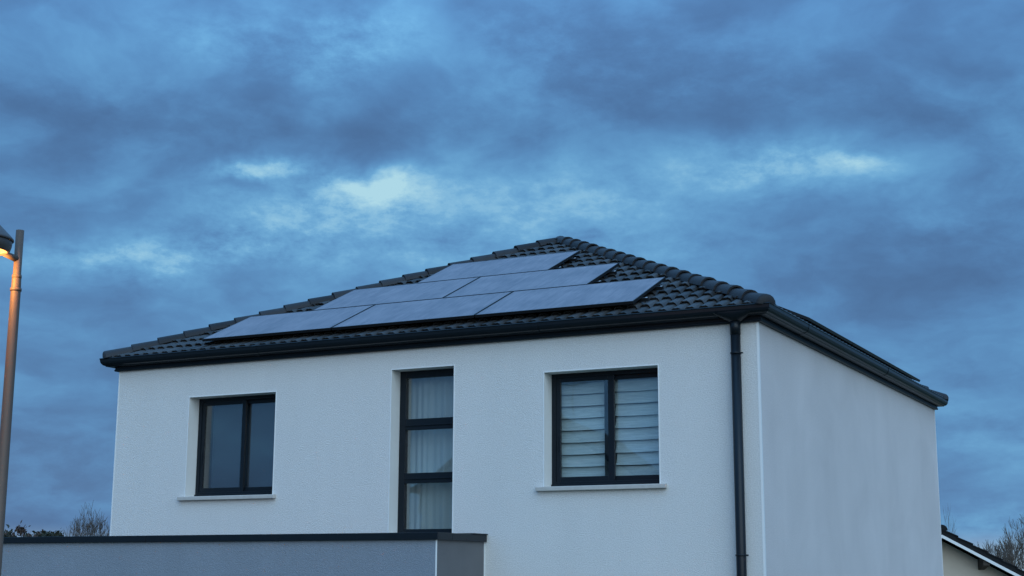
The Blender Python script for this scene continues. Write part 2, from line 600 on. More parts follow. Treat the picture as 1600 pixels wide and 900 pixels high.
# sills
for k in (0, 2):
    a, b_, c, d = OPEN[k]
    ext = .085
    s_ = MB()
    z1 = c + .004
    x0, x1 = a - ext, b_ + (ext if k else .055)
    prof = [(.19, z1 + .012), (-.05, z1 - .004), (-.055, z1 - .012), (-.055, z1 - .052), (-.04, z1 - .056), (.0, z1 - .050), (.19, z1 - .05)]
    vs_ = [(x0, y, z) for y, z in prof] + [(x1, y, z) for y, z in prof]
    n_ = len(prof)
    s_.add(vs_, [tuple(range(n_))[::-1], tuple(range(n_, 2 * n_))] + [(i, (i + 1) % n_, n_ + (i + 1) % n_, n_ + i) for i in range(n_)])
    # the part inside the opening is narrower than the nose: cut the ears
    s_.build('sill', 'sill', house, bevel=.004)


# ------------------------------------------------------------------ windows
YF = 0.200


def ring(mb, x0, x1, z0, z1, wl, wr, wb, wt, y0, y1):
    mb.box(x0, x0 + wl, y0, y1, z0, z1)
    mb.box(x1 - wr, x1, y0, y1, z0, z1)
    mb.box(x0 + wl, x1 - wr, y0, y1, z0, z0 + wb)
    mb.box(x0 + wl, x1 - wr, y0, y1, z1 - wt, z1)


def pane(win, x0, x1, z0, z1, y):
    MB().box(x0, x1, y, y + .006, z0, z1).build('pane', 'glass', win)


def sliding(k, xm, left_w, mull):
    a, b_, c, d = OPEN[k]
    win = empty('window', ((a + b_) / 2, YF, c), house)
    f = MB()
    ring(f, a + .001, b_ - .001, c + .014, d - .001, .050, .050, .050, .048, YF, YF + .11)
    f.box(a + .001, b_ - .001, YF - .018, YF, c + .013, c + .036)          # drip edge
    f.build('frame', 'alu', win, bevel=.003)
    z0, z1 = c + .060, d - .046
    sl_ = MB()
    ring(sl_, a + .052, xm + mull, z0, z1, left_w, mull, .060, .050, YF + .012, YF + .048)
    sl_.build('sash', 'alu', win, bevel=.003)
    sr = MB()
    ring(sr, xm - mull + .01, b_ - .045, z0, z1, mull, .035, .060, .050, YF + .056, YF + .092)
    sr.build('sash', 'alu', win, bevel=.003)
    pane(win, a + .052 + left_w, xm, z0 + .055, z1 - .045, YF + .028)
    pane(win, xm, b_ - .080, z0 + .055, z1 - .045, YF + .072)
    MB().box(a + .052 + left_w * .35, a + .052 + left_w * .35 + .016, YF + .002, YF + .012, c + .42, c + .58).build('handle', 'alu', win)
    return win


sliding(0, -7.055, .045, .055)
sliding(2, -1.865, .055, .075)
a, b_, c, d = OPEN[1]
win = empty('window', ((a + b_) / 2, YF, c), house)
f = MB()
ring(f, a + .001, b_ - .001, c + .002, d - .001, .085, .085, .14, .085, YF, YF + .075)
f.build('frame', 'alu', win, bevel=.003)
tr = [(Z + 1.735, Z + 1.868), (Z + 1.090, Z + 1.212)]
for z0, z1 in tr:
    t_ = MB()
    t_.box(a + .086, b_ - .086, YF + .003, YF + .073, z0, z1)
    t_.box(a + .084, b_ - .084, YF - .010, YF + .003, z0 + .045, z0 + .060)
    t_.build('transom', 'alu', win, bevel=.003)
for z0, z1 in ((tr[0][1], d - .086), (tr[1][1], tr[0][0]), (c + .142, tr[1][0])):
    pane(win, a + .085, b_ - .085, z0, z1, YF + .03)

# ------------------------------------------------------------------ fascia, gutters, downpipe
fa = MB()


def rect_loop(n, z):
    return [(-W - n, -n, z), (n, -n, z), (n, DP + n, z), (-W - n, DP + n, z)]


def sweep(prof, name, material):
    """one mitred length for each side of the house"""
    loops = [rect_loop(n, z) for n, z in prof]
    k = len(prof)
    objs = []
    for sd in range(4):
        vs_ = [lp[sd] for lp in loops] + [lp[(sd + 1) % 4] for lp in loops]
        mb = MB()
        mb.add(vs_, [(i, (i + 1) % k, k + (i + 1) % k, k + i) for i in range(k)])
        objs.append(mb.build(name, material, house, recalc=True))
    return objs


sweep([(-.05, H + .001), (.045, H + .001), (.050, H + .010), (.050, H + .022), (.042, H + .030), (.042, H + .150), (-.05, H + .150)], 'fascia', 'alu')
GZ = Z + 2.868
gut = [(.190, GZ), (.197, GZ - .010), (.190, GZ - .018), (.186, GZ - .050), (.176, GZ - .074), (.158, GZ - .094), (.134, GZ - .104), (.130, GZ - .112),
       (.055, GZ - .118), (.046, GZ - .10), (.046, GZ + .004), (.050, GZ + .004), (.052, GZ - .095), (.128, GZ - .098), (.155, GZ - .085), (.178, GZ - .05), (.183, GZ - .006)]
sweep(gut, 'gutter', 'gutter')


def gutter_joint(side, t):
    """a short sleeve clipped round a length of gutter"""
    off = [(n + .004, z - .003) for n, z in gut[:9]] + [(n - .004, z + .003) for n, z in gut[:9]][::-1]
    mb = MB()
    k = len(off)
    vs_ = []
    for dd in (-.035, .035):
        for n, z in off:
            vs_.append((t + dd, -n, z) if side == 'front' else (n, t + dd, z))
    mb.add(vs_, [(i, (i + 1) % k, k + (i + 1) % k, k + i) for i in range(k)] + [tuple(range(k)), tuple(range(k, 2 * k))])
    mb.build('gutter_joint', 'gutter', house, recalc=True)


for t in (-2.6, -6.6):
    gutter_joint('front', t)
for t in (1.35, 5.3):
    gutter_joint('side', t)

PX, PY = -.232, -.082
dp = empty('downpipe', (PX, PY, 0), house)
MB().tube((PX, PY, .02), (PX, PY, Z + 2.72), .0535, n=20).build('pipe', 'gutter', dp)
# funnel outlet under the gutter
fn = MB()
levels = [(.235, .112, GZ - .070), (.220, .112, GZ - .082), (.075, .085, GZ - .155), (.056, .056, GZ - .165)]
n_ = 20
vs_ = []
for (hx, hy, z) in levels:
    for i in range(n_):
        t = 2 * math.pi * i / n_
        e_ = 0.45 if hx > .1 else 1.0
        cx_ = math.copysign(abs(math.cos(t)) ** e_, math.cos(t))
        sy_ = math.copysign(abs(math.sin(t)) ** e_, math.sin(t))
        vs_.append((PX + hx * cx_, PY + (-.008 if hx > .1 else 0) + hy * sy_, z))
fn.add(vs_, [(k * n_ + i, k * n_ + (i + 1) % n_, (k + 1) * n_ + (i + 1) % n_, (k + 1) * n_ + i) for k in range(3) for i in range(n_)], True)
fn.build('funnel_outlet', 'gutter', dp, recalc=True)
for z0, z1, r in ((Z + 2.56, Z + 2.725, .0575), (Z + 2.350, Z + 2.368, .061), (Z + .210, Z + .228, .061), (Z - 1.9, Z - 1.882, .061)):
    mb = MB()
    mb.tube((PX, PY, z0), (PX, PY, z1), r, n=20)
    if z1 - z0 < .04:
        mb.box(PX - .012, PX + .012, PY + .04, -.001, z0 + .004, z1 - .004)
        mb.tube((PX + r, PY, (z0 + z1) / 2), (PX + r + .018, PY, (z0 + z1) / 2), .009, n=8)
    mb.build('pipe_collar', 'gutter', dp)

# ------------------------------------------------------------------ roof
T = 0.460
OE = 0.100                                   # tile edge beyond the wall
ZE = Z + 2.835
CS = 1 / math.sqrt(1 + T * T)
SN = T * CS
RUN = W / 2 + OE
ZT = ZE + T * RUN
A0, B0 = Vector((-W - OE, -OE, ZE)), Vector((OE, -OE, ZE))
C0, D0 = Vector((OE, DP + OE, ZE)), Vector((-W - OE, DP + OE, ZE))
R0, R1 = Vector((-W / 2, W / 2, ZT)), Vector((-W / 2, DP - W / 2, ZT))
dk = MB()
dn = Vector((0, 0, -.032))
dk.add([A0 + dn, B0 + dn, C0 + dn, D0 + dn, R0 + dn, R1 + dn], [(0, 1, 4), (1, 2, 5, 4), (2, 3, 5), (3, 0, 4, 5), (3, 2, 1, 0)])
roof = dk.build('roof', 'deck', house)

TW, GA, TL = 0.32, 0.302, 0.370


def tile_geom():
    """interlocking tile with two round rolls: local x across, y up the slope, z out"""
    us = [0, .012, .030, .054, .082, .110, .134, .150]
    hs = [-.012, -.004, .030, .046, .043, .046, .030, -.004]
    xs, zs = [], []
    for r in range(2):
        for u, h_ in zip(us, hs):
            xs.append(r * .16 + u)
            zs.append(h_)
    xs.append(.32)
    zs.append(-.012)
    n = len(xs)
    lift, th = .036, .016
    vs_ = [(x, -.045, z + lift) for x, z in zip(xs, zs)]
    vs_ += [(x, TL - .045, z) for x, z in zip(xs, zs)]
    vs_ += [(x, -.045, z + lift) for x, z in zip(xs, zs)]
    vs_ += [(x, -.040, z + lift - th) for x, z in zip(xs, zs)]
    fs = [(i, i + 1, n + i + 1, n + i) for i in range(n - 1)]
    ns = [(3 * n + i, 3 * n + i + 1, 2 * n + i + 1, 2 * n + i) for i in range(n - 1)]
    # right and left edges
    fs2 = [(n - 1, 4 * n - 1, 2 * n - 1), (3 * n, 0, n)]
    return vs_, fs, ns + fs2


TV, TF, TN = tile_geom()


def tile_mesh(name):
    me = bpy.data.meshes.new(name)
    me.from_pydata(TV, [], TF + TN)
    me.polygons.foreach_set('use_smooth', [True] * len(TF) + [False] * len(TN))
    me.materials.append(M['tile'])
    me.update()
    return me


def slope_frame(side):
    """origin at the left end of the eave, matrix local -> world, eave length"""
    if side == 0:
        o, ex, ey, ln = A0, Vector((1, 0, 0)), Vector((0, 1, 0)), W + 2 * OE
    elif side == 1:
        o, ex, ey, ln = B0, Vector((0, 1, 0)), Vector((-1, 0, 0)), DP + 2 * OE
    elif side == 2:
        o, ex, ey, ln = C0, Vector((-1, 0, 0)), Vector((0, -1, 0)), W + 2 * OE
    else:
        o, ex, ey, ln = D0, Vector((0, -1, 0)), Vector((1, 0, 0)), DP + 2 * OE
    es = ey * CS + Vector((0, 0, SN))
    nn = ex.cross(es)
    mm = Matrix((ex, es, nn)).transposed().to_4x4()
    mm.translation = o
    return mm, ln


tile_me = tile_mesh('tile')
rloc = worldloc(roof)


def clip_hips(bm, ln, x_off=0.0, s_off=0.0, full=True):
    """cut a slope piece along its two hips; coordinates local to the slope (x along eave, y up the slope)"""
    k = CS                                    # horizontal run per unit of slope
    gap = .03
    for (co, no) in (((gap - x_off, -s_off, 0), (-1, k, 0)), ((ln - gap - x_off, -s_off, 0), (1, k, 0))):
        geom = bm.verts[:] + bm.edges[:] + bm.faces[:]
        bmesh.ops.bisect_plane(bm, geom=geom, plane_co=co, plane_no=no, clear_outer=True)


mm, ln = slope_frame(0)
rng = random.Random(3)
for j in range(18):
    s = j * GA
    for i in range(-1, 30):
        x = i * TW + .14
        lo0, hi0 = (s - .045) * CS, ln - (s - .045) * CS
        lo1, hi1 = (s + TL) * CS, ln - (s + TL) * CS
        if x + TW < lo0 + .03 or x > hi0 - .03 or s * CS > RUN - .06:
            continue
        inside = x > lo1 + .03 and x + TW < hi1 - .03
        me = tile_me
        if not inside:
            bm = bmesh.new()
            bm.from_mesh(tile_me)
            clip_hips(bm, ln, x, s)
            if len(bm.faces) < 2:
                bm.free()
                continue
            me = bpy.data.meshes.new('tile')
            bm.to_mesh(me)
            bm.free()
            me.materials.clear()
            me.materials.append(M['tile'])
        o = bpy.data.objects.new('tile', me)
        col.objects.link(o)
        o.parent = roof
        loc = Matrix.Translation((x, s + rng.uniform(-.004, .004), rng.uniform(0, .004))) @ Matrix.Rotation(rng.uniform(-.006, .006), 4, 'Z')
        o.matrix_local = Matrix.Translation(-rloc) @ mm @ loc
for side in (1, 2, 3):
    mm, ln = slope_frame(side)
    vs_, fs_, sm_ = [], [], []
    for j in range(18):
        s = j * GA
        for i in range(-1, 31):
            x = i * TW + .10
            if x + TW < (s - .045) * CS or x > ln - (s - .045) * CS or s * CS > RUN - .03:
                continue
            b0 = len(vs_)
            vs_ += [(vx + x, vy + s, vz) for vx, vy, vz in TV]
            for q_, f_ in enumerate(TF + TN):
                fs_.append([b0 + t for t in f_])
                sm_.append(q_ < len(TF))
    me = bpy.data.meshes.new('tile_field')
    me.from_pydata(vs_, [], fs_)
    me.polygons.foreach_set('use_smooth', sm_)
    bm = bmesh.new()
    bm.from_mesh(me)
    clip_hips(bm, ln)
    geom = bm.verts[:] + bm.edges[:] + bm.faces[:]
    bmesh.ops.bisect_plane(bm, geom=geom, plane_co=(0, RUN / CS - .02, 0), plane_no=(0, 1, 0), clear_outer=True)
    bm.to_mesh(me)
    bm.free()
    me.materials.append(M['tile'])
    o = bpy.data.objects.new('tile_field', me)
    col.objects.link(o)
    o.parent = roof
    o.matrix_local = Matrix.Translation(-rloc) @ mm
    tag(o, kind='stuff')


def hip_mesh(closed, length=.42, r0=.118, r1=.099):
    """half-round hip tile, wide end at y=0, narrow end up the hip"""
    n = 8
    mb = MB()

    def arc(r, y, dz=0):
        return [(r * math.cos(math.pi * (i / n)), y, r * .92 * math.sin(math.pi * (i / n)) - .030 + dz) for i in range(n + 1)]
    mb.add(arc(r0, 0) + arc(r0 - .002, .05) + arc(r1, length), [(i + 1, i, n + 1 + i, n + 2 + i) for i in range(n)] + [(n + 2 + i, n + 1 + i, 2 * n + 2 + i, 2 * n + 3 + i) for i in range(n)], True)
    if closed:
        e = arc(r0, 0) + arc(r0 * .93, -.020) + arc(r0 * .72, -.034) + arc(r0 * .35, -.042) + [(0, -.044, -.030)]
        k_ = n + 1
        mb.add(e, [(q * k_ + i, q * k_ + i + 1, (q + 1) * k_ + i + 1, (q + 1) * k_ + i) for q in range(3) for i in range(n)] + [(3 * k_ + i, 3 * k_ + i + 1, 4 * k_) for i in range(n)], True)
    else:
        mb.add(arc(r0, 0) + arc(r0 - .024, .004), [(i, i + 1, n + 2 + i, n + 1 + i) for i in range(n)])
    me = bpy.data.meshes.new('hip_tile')
    me.from_pydata(mb.v, [], mb.f)
    me.polygons.foreach_set('use_smooth', mb.sm)
    me.materials.append(M['hip'])
    me.update()
    return me


hm_open, hm_closed = hip_mesh(False), hip_mesh(True)


def hip_row(a, b, count, first_closed=True, over=.03):
    d_ = (b - a)
    lnh = d_.length
    d_ = d_.normalized()
    x_ = d_.cross(Vector((0, 0, 1))).normalized()
    n_ = x_.cross(d_)
    step = (lnh + over) / count
    for i in range(count):
        me = hm_closed if (i == 0 and first_closed) else hm_open
        o = bpy.data.objects.new('hip_tile', me)
        col.objects.link(o)
        o.parent = roof
        mm_ = Matrix((x_, d_, n_)).transposed().to_4x4()
        # each tile rides on the one below, wide end raised
        mm_.translation = a + d_ * (i * step - over) + n_ * (.070 + rng.uniform(-.004, .004))
        o.matrix_local = Matrix.Translation(-rloc) @ mm_ @ Matrix.Rotation(-.045 + rng.uniform(-.008, .008), 4, 'X') @ Matrix.Rotation(rng.uniform(-.012, .012), 4, 'Z')


hip_row(B0, R0, 19)
hip_row(A0, R0, 19)
hip_row(C0, R1, 19)
hip_row(D0, R1, 19)
# ridge: one saddle piece over the short ridge
for y0, rz in ((R0.y - .10, 0), ):
    n = 8
    mb = MB()
    arc = lambda y, dz, r=.124: [(R0.x + r * math.cos(math.pi * i / n), y, ZT + dz + r * .92 * math.sin(math.pi * i / n)) for i in range(n + 1)]
    sec = [arc(R0.y - .14, -.055), arc(R0.y - .02, .012), arc(R1.y + .02, .012), arc(R1.y + .14, -.055)]
    vs_ = [p for s_ in sec for p in s_]
    mb.add(vs_, [(k * (n + 1) + i + 1, k * (n + 1) + i, (k + 1) * (n + 1) + i, (k + 1) * (n + 1) + i + 1) for k in range(3) for i in range(n)], True)
    mb.build('ridge_tile', 'hip', roof)

# ------------------------------------------------------------------ solar panels
PW, PH, PT, GAP = 2.038, 1.116, 0.035, 0.020


def panel_parts():
    fr = MB()
    e = .012
    fr.box(0, PW, 0, e, -PT, 0)
    fr.box(0, PW, PH - e, PH, -PT, 0)
    fr.box(0, e, e, PH - e, -PT, 0)
    fr.box(PW - e, PW, e, PH - e, -PT, 0)
    fr.box(e, PW - e, e, PH - e, -PT + .002, -.012)
    gl = MB().box(e, PW - e, e, PH - e, -.012, -.0015)
    out_ = []
    for mb, nm, mt_ in ((fr, 'frame', 'black'), (gl, 'glass', 'panel')):
        me = bpy.data.meshes.new(nm)
        me.from_pydata(mb.v, [], mb.f)
        me.materials.append(M[mt_])
        me.update()
        out_.append((nm, me))
    return out_


PP = panel_parts()


def rail_mesh(x0, x1):
    mb = MB()
    mb.box(x0, x1, -.02, .02, -PT - .042, -PT - .001)
    me = bpy.data.meshes.new('mounting_rail')
    me.from_pydata(mb.v, [], mb.f)
    me.materials.append(M['black'])
    me.update()
    return me


def hook_mesh():
    mb = MB()
    mb.box(-.018, .018, -.006, .0, -PT - .095, -PT - .044)
    mb.box(-.018, .018, -.085, .0, -PT - .101, -PT - .095)
    me = bpy.data.meshes.new('roof_hook')
    me.from_pydata(mb.v, [], mb.f)
    me.materials.append(M['black'])
    me.update()
    return me


def clamp_mesh():
    mb = MB()
    mb.box(0, .03, -.025, .025, -PT, .004)
    mb.box(.0, .012, -.025, .025, -PT, .004)
    me = bpy.data.meshes.new('end_clamp')
    me.from_pydata([(x, y, z) for x, y, z in MB().box(.001, .028, -.028, .028, -PT, .003).v], [], mb.f[:6])
    me.materials.append(M['raw_alu'])
    me.update()
    return me


HOOK, CLAMP = hook_mesh(), clamp_mesh()


def panel(side, x, s, label, rail_end, group):
    mm, ln = slope_frame(side)
    base = mm @ Matrix.Translation((x, s, PANEL_H))
    t = bpy.data.objects.new('solar_panel', None)
    t.empty_display_size = .2
    col.objects.link(t)
    t.matrix_world = base
    tag(t, label, 'solar panel', group)
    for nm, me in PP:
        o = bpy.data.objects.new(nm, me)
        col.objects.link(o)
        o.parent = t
    for yy in (.27, .79):
        o = bpy.data.objects.new('mounting_rail', rail_mesh(-.006 if rail_end != 'left' else -.10, PW + (.075 if rail_end in ('right', 'both') else .010)))
        col.objects.link(o)
        o.parent = t
        o.location = (0, yy, 0)
        for xx in (.35, 1.62):
            h_ = bpy.data.objects.new('roof_hook', HOOK)
            col.objects.link(h_)
            h_.parent = t
            h_.location = (xx, yy, 0)
        if rail_end in ('right', 'both'):
            c_ = bpy.data.objects.new('end_clamp', CLAMP)
            col.objects.link(c_)
            c_.parent = t
            c_.location = (PW + .046, yy, -PT - .002)
            c_.scale = (.8, .5, .8)
    return t


PANEL_H = 0.150
S0 = 0.185                                  # first row starts just above the eave edge
STEP = PW + GAP
xr = -1.455 - A0.x                                 # right end of the bottom row, measured along the eave
G1 = 'solar panels on the front slope'
names = {0: ['leftmost solar panel of the lowest row, above the left window', 'middle solar panel of the three in the lowest row',
             'rightmost solar panel of the lowest row, nearest the downpipe corner'],
         1: ['left solar panel of the middle row of two', 'right solar panel of the middle row of two'],
         2: ['single solar panel of the top row, just below the roof peak']}
for row in range(3):
    cnt = 3 - row
    for k in range(cnt):
        x1 = xr - row * 1.037 - (cnt - 1 - k) * STEP
        panel(0, x1 - PW, S0 + row * (PH + GAP), names[row][k], 'right' if k == cnt - 1 else '', G1)
sidenames = ['solar panel on the side slope, nearest the front hip, seen edge on', 'solar panel midway along the side slope, seen edge on',
             'solar panel on the side slope, nearest the back corner, seen edge on']
for k in range(3):
    panel(1, 1.72 + k * STEP, .055 / CS, sidenames[k], '', 'solar panels on the side slope')

# ------------------------------------------------------------------ garage wing
gar = empty('garage', (-9, -.5, 0))
tag(gar, 'low flat roofed grey rendered garage wing in front of the white house', 'garage')
GX0, GX1, GY0, GY1 = -15.0, -3.336, -1.09, 6.0
GT = Z + .392
wb = MB()
pts = [(GX0, GY0), (GX1, GY0), (GX1, -.001), (-W - .001, -.001), (-W - .001, GY1), (GX0, GY1)]
TI = .25
ins = [(GX0 + TI, GY0 + TI), (GX1 - TI, GY0 + TI), (GX1 - TI, -.002), (-W - .002, -.002), (-W - .002, GY1 - TI), (GX0 + TI, GY1 - TI)]
n_ = 6
wb.add([(x, y, 0) for x, y in pts] + [(x, y, GT) for x, y in pts] + [(x, y, GT) for x, y in ins] + [(x, y, GT - .25) for x, y in ins],
       [(i, (i + 1) % n_, n_ + (i + 1) % n_, n_ + i) for i in range(n_)] + [(n_ + i, n_ + (i + 1) % n_, 2 * n_ + (i + 1) % n_, 2 * n_ + i) for i in range(n_)] +
       [(2 * n_ + i, 2 * n_ + (i + 1) % n_, 3 * n_ + (i + 1) % n_, 3 * n_ + i) for i in range(n_)])
del wb.f[1], wb.sm[1]
wb.build('wall', 'render_grey', gar)
MB().add([(GX1, GY0, 0), (GX1, -.001, 0), (GX1, -.001, GT), (GX1, GY0, GT)], [(0, 1, 2, 3)]).build('wall', 'render_dark', gar)  # end wall, coloured darker than the other garage walls
rb = MB()
rb.add([(x, y, GT - .22) for x, y in ins], [tuple(range(6))])
rb.build('roof', 'deck', gar)


def cap(x0, x1, y0, y1, z0=GT - .012, z1=GT + .066):
    mb = MB()
    mb.box(x0, x1, y0, y1, z0, z1)
    mb.build('parapet_cap', 'gutter', gar, bevel=.005)


o_ = .035
for xa, xb in ((-15.035, -11.2), (-11.196, -7.4), (-7.396, GX1 + o_)):
    cap(xa, xb, GY0 - o_, GY0 + TI + .03)
cap(GX1 - TI - .03, GX1 + o_, GY0 + TI + .032, -.004)
MB().box(GX1 - TI - .01, GX1 + o_ + .012, -.34, -.003, GT + .067, GT + .078).build('cap_flashing', 'gutter', gar)
cap(-W - .28, -W - .004, GY0 + TI + .034, GY1)
b = MB()
b.box(GX1 - .011, GX1 + .003, GY0 - .003, GY0, .05, GT - .013)
b.box(GX1, GX1 + .003, GY0, GY0 + .007, .05, GT - .013)
b.build('corner_bead', 'bead', gar)
MB().box(GX1, GX1 + .010, -.012, -.002, .05, GT - .013).build('corner_bead', 'bead', gar)

# ------------------------------------------------------------------ blinds and curtains
def slat_blind(x0, x1, label):
    a, b_, c, d = OPEN[2]
    t = empty('slatted_blind', ((x0 + x1) / 2, .40, d))
    tag(t, label, 'blind', 'pale blinds in the right window')
    n = 10
    hgt = .140
    r2 = random.Random(int(x0 * 100))
    for i in range(n):
        z1 = d + .05 - i * hgt
        z0 = z1 - hgt + .006
        mb = MB()
        dx = r2.uniform(-.012, .012)
        tilt = .034
        sag = r2.uniform(-.004, .004)
        seg = 6
        vs_ = []
        for k in range(seg + 1):
            u = k / seg
            xx = x0 + dx + (x1 - x0) * u
            sg = -.006 * math.sin(math.pi * u) + sag * u
            vs_ += [(xx, .335 + tilt, z1 + sg), (xx, .330, z0 + sg), (xx, .327 + tilt, (z0 + z1) / 2 - tilt * .0 + sg)]
        fs_ = []
        for k in range(seg):
            p_ = 3 * k
            fs_ += [(p_ + 1, p_ + 4, p_ + 5, p_ + 2), (p_ + 2, p_ + 5, p_ + 3, p_)]
        mb.add(vs_, fs_, True)
        # thickness
        mb.add([(x, y + .004, z) for x, y, z in vs_], [f_[::-1] for f_ in fs_], True)
        mb.build('slat', 'slat', t)
    hr = MB().box(x0 - .02, x1 + .02, .322, .38, d - .055, d + .01)
    hr.build('head_rail', 'alu', t)
    cd = MB()
    pts_ = [(x0 - .025 + .012 * math.sin(i * 1.1), .322, d - .35 - i * .09) for i in range(8)]
    for p0, p1 in zip(pts_, pts_[1:]):
        cd.tube(p0, p1, .003, n=5)
    cd.build('cord', 'cord', t)


slat_blind(-2.56, -1.955, 'pale slatted blind behind the left pane of the right hand window')
slat_blind(-1.835, -1.235, 'pale slatted blind behind the right pane of the right hand window')
bl = empty('roller_blind', (-7.0, .42, Z + 2.28))
tag(bl, 'charcoal roller blind pulled down inside the left hand window', 'blind')
MB().box(-7.640, -6.38, .36, .364, Z + .95, Z + 2.27).build('fabric', 'blind_dark', bl)
MB().tube((-7.66, .38, Z + 2.29), (-6.36, .38, Z + 2.29), .022, n=12).build('roller', 'alu', bl)

cu = MB()
x0, x1 = -4.70, -3.70
NS = 120
r3 = random.Random(5)
ph = [r3.uniform(0, 6.28) for _ in range(4)]
for i in range(NS + 1):
    u = i / NS
    xx = x0 + (x1 - x0) * u
    yy = .42 + .009 * math.sin(u * 62 + 1.2 * math.sin(u * 9 + ph[0])) + .014 * math.sin(u * 23 + ph[1])
    cu.v += [(xx, yy, Z + .05), (xx + .01 * math.sin(u * 15 + ph[2]), yy + .01 * math.sin(u * 31 + ph[3]), Z + 1.3), (xx, yy * .6 + .42 * .4, Z + 2.52)]
for i in range(NS):
    cu.f += [[3 * i, 3 * i + 3, 3 * i + 4, 3 * i + 1], [3 * i + 1, 3 * i + 4, 3 * i + 5, 3 * i + 2]]
    cu.sm += [True, True]
cur = empty('curtain', (-4.2, .5, Z + .05))
tag(cur, 'pale sheer curtain hanging in folds behind the tall narrow window', 'curtain')
cu.build('fabric', 'curtain', cur)
MB().tube((-4.75, .42, Z + 2.53), (-3.65, .42, Z + 2.53), .012, n=8).build('curtain_rod', 'alu', cur)

# ------------------------------------------------------------------ street lamp
LD = 10.5
top = at(31.5, 360, LD)
lx, ly, lz = top
lamp = empty('street_lamp', (lx, ly, 0))
tag(lamp, 'lit street lamp with bell shaped head on a tapered grey pole', 'street lamp')
mb = MB()
mb.lathe((lx, ly, 0), [(.080, 0), (.080, .02), (.047, .05), (.0350, lz - .44), (.0320, lz - .33), (.0290, lz - .325), (.0290, lz), (.0, lz)], n=20)
mb.build('pole', 'pole', lamp)
for zz, r in ((lz - .345, .0345), (lz - .44, .0405)):
    MB().lathe((lx, ly, zz), [(r - .008, -.012), (r, -.010), (r, .010), (r - .008, .012)], n=20).build('collar', 'pole', lamp)
ldir = (Vector((-.69, -.725, 0)) + Vector((.725, -.69, 0)) * .85).normalized()   # the arm points left and towards the road
hc = Vector((lx, ly, 0)) + ldir * .325
hz_ = at(0, 400, LD).z
MB().tube((lx, ly, hz_ - .035), tuple(Vector((hc.x, hc.y, hz_ - .01)  ) - ldir * .18), .026, .020, n=14).build('arm', 'pole', lamp)
hd = MB()
hd.lathe((hc.x, hc.y, hz_), [(.0, .275), (.028, .270), (.036, .245), (.055, .228), (.116, .158), (.168, .106), (.203, .070), (.213, .058), (.215, .048), (.207, .044)], n=40)
hd.build('lamp_shade', 'shade', lamp)
rm = MB()
rm.lathe((hc.x, hc.y, hz_), [(.200, .044), (.204, .038), (.201, .006), (.192, -.022), (.180, -.034), (.172, -.034), (.172, -.026), (.184, -.005), (.190, .03), (.190, .044)], n=40)
rm.build('lamp_rim', 'shade', lamp)
rf = MB()
rf.lathe((hc.x, hc.y, hz_), [(.178, -.024), (.170, .03), (.12, .085), (.03, .105), (.0, .105)], n=40)
rf.build('reflector', 'reflector', lamp)
bb = MB()
bb.lathe((hc.x, hc.y, hz_), [(.0, -.045), (.03, -.04), (.05, -.015), (.052, .02), (.035, .06), (.02, .10), (.0, .10)], n=20)
bb.build('bulb', 'bulb', lamp)
pl = bpy.data.lights.new('lamp_light', 'POINT')
pl.energy = 30
pl.color = (1.0, 0.42, 0.11)
pl.shadow_soft_size = .05
plo = bpy.data.objects.new('lamp_light', pl)
col.objects.link(plo)
plo.parent = lamp
plo.location = Vector((hc.x, hc.y, hz_ - .12)) - Vector((lx, ly, 0))

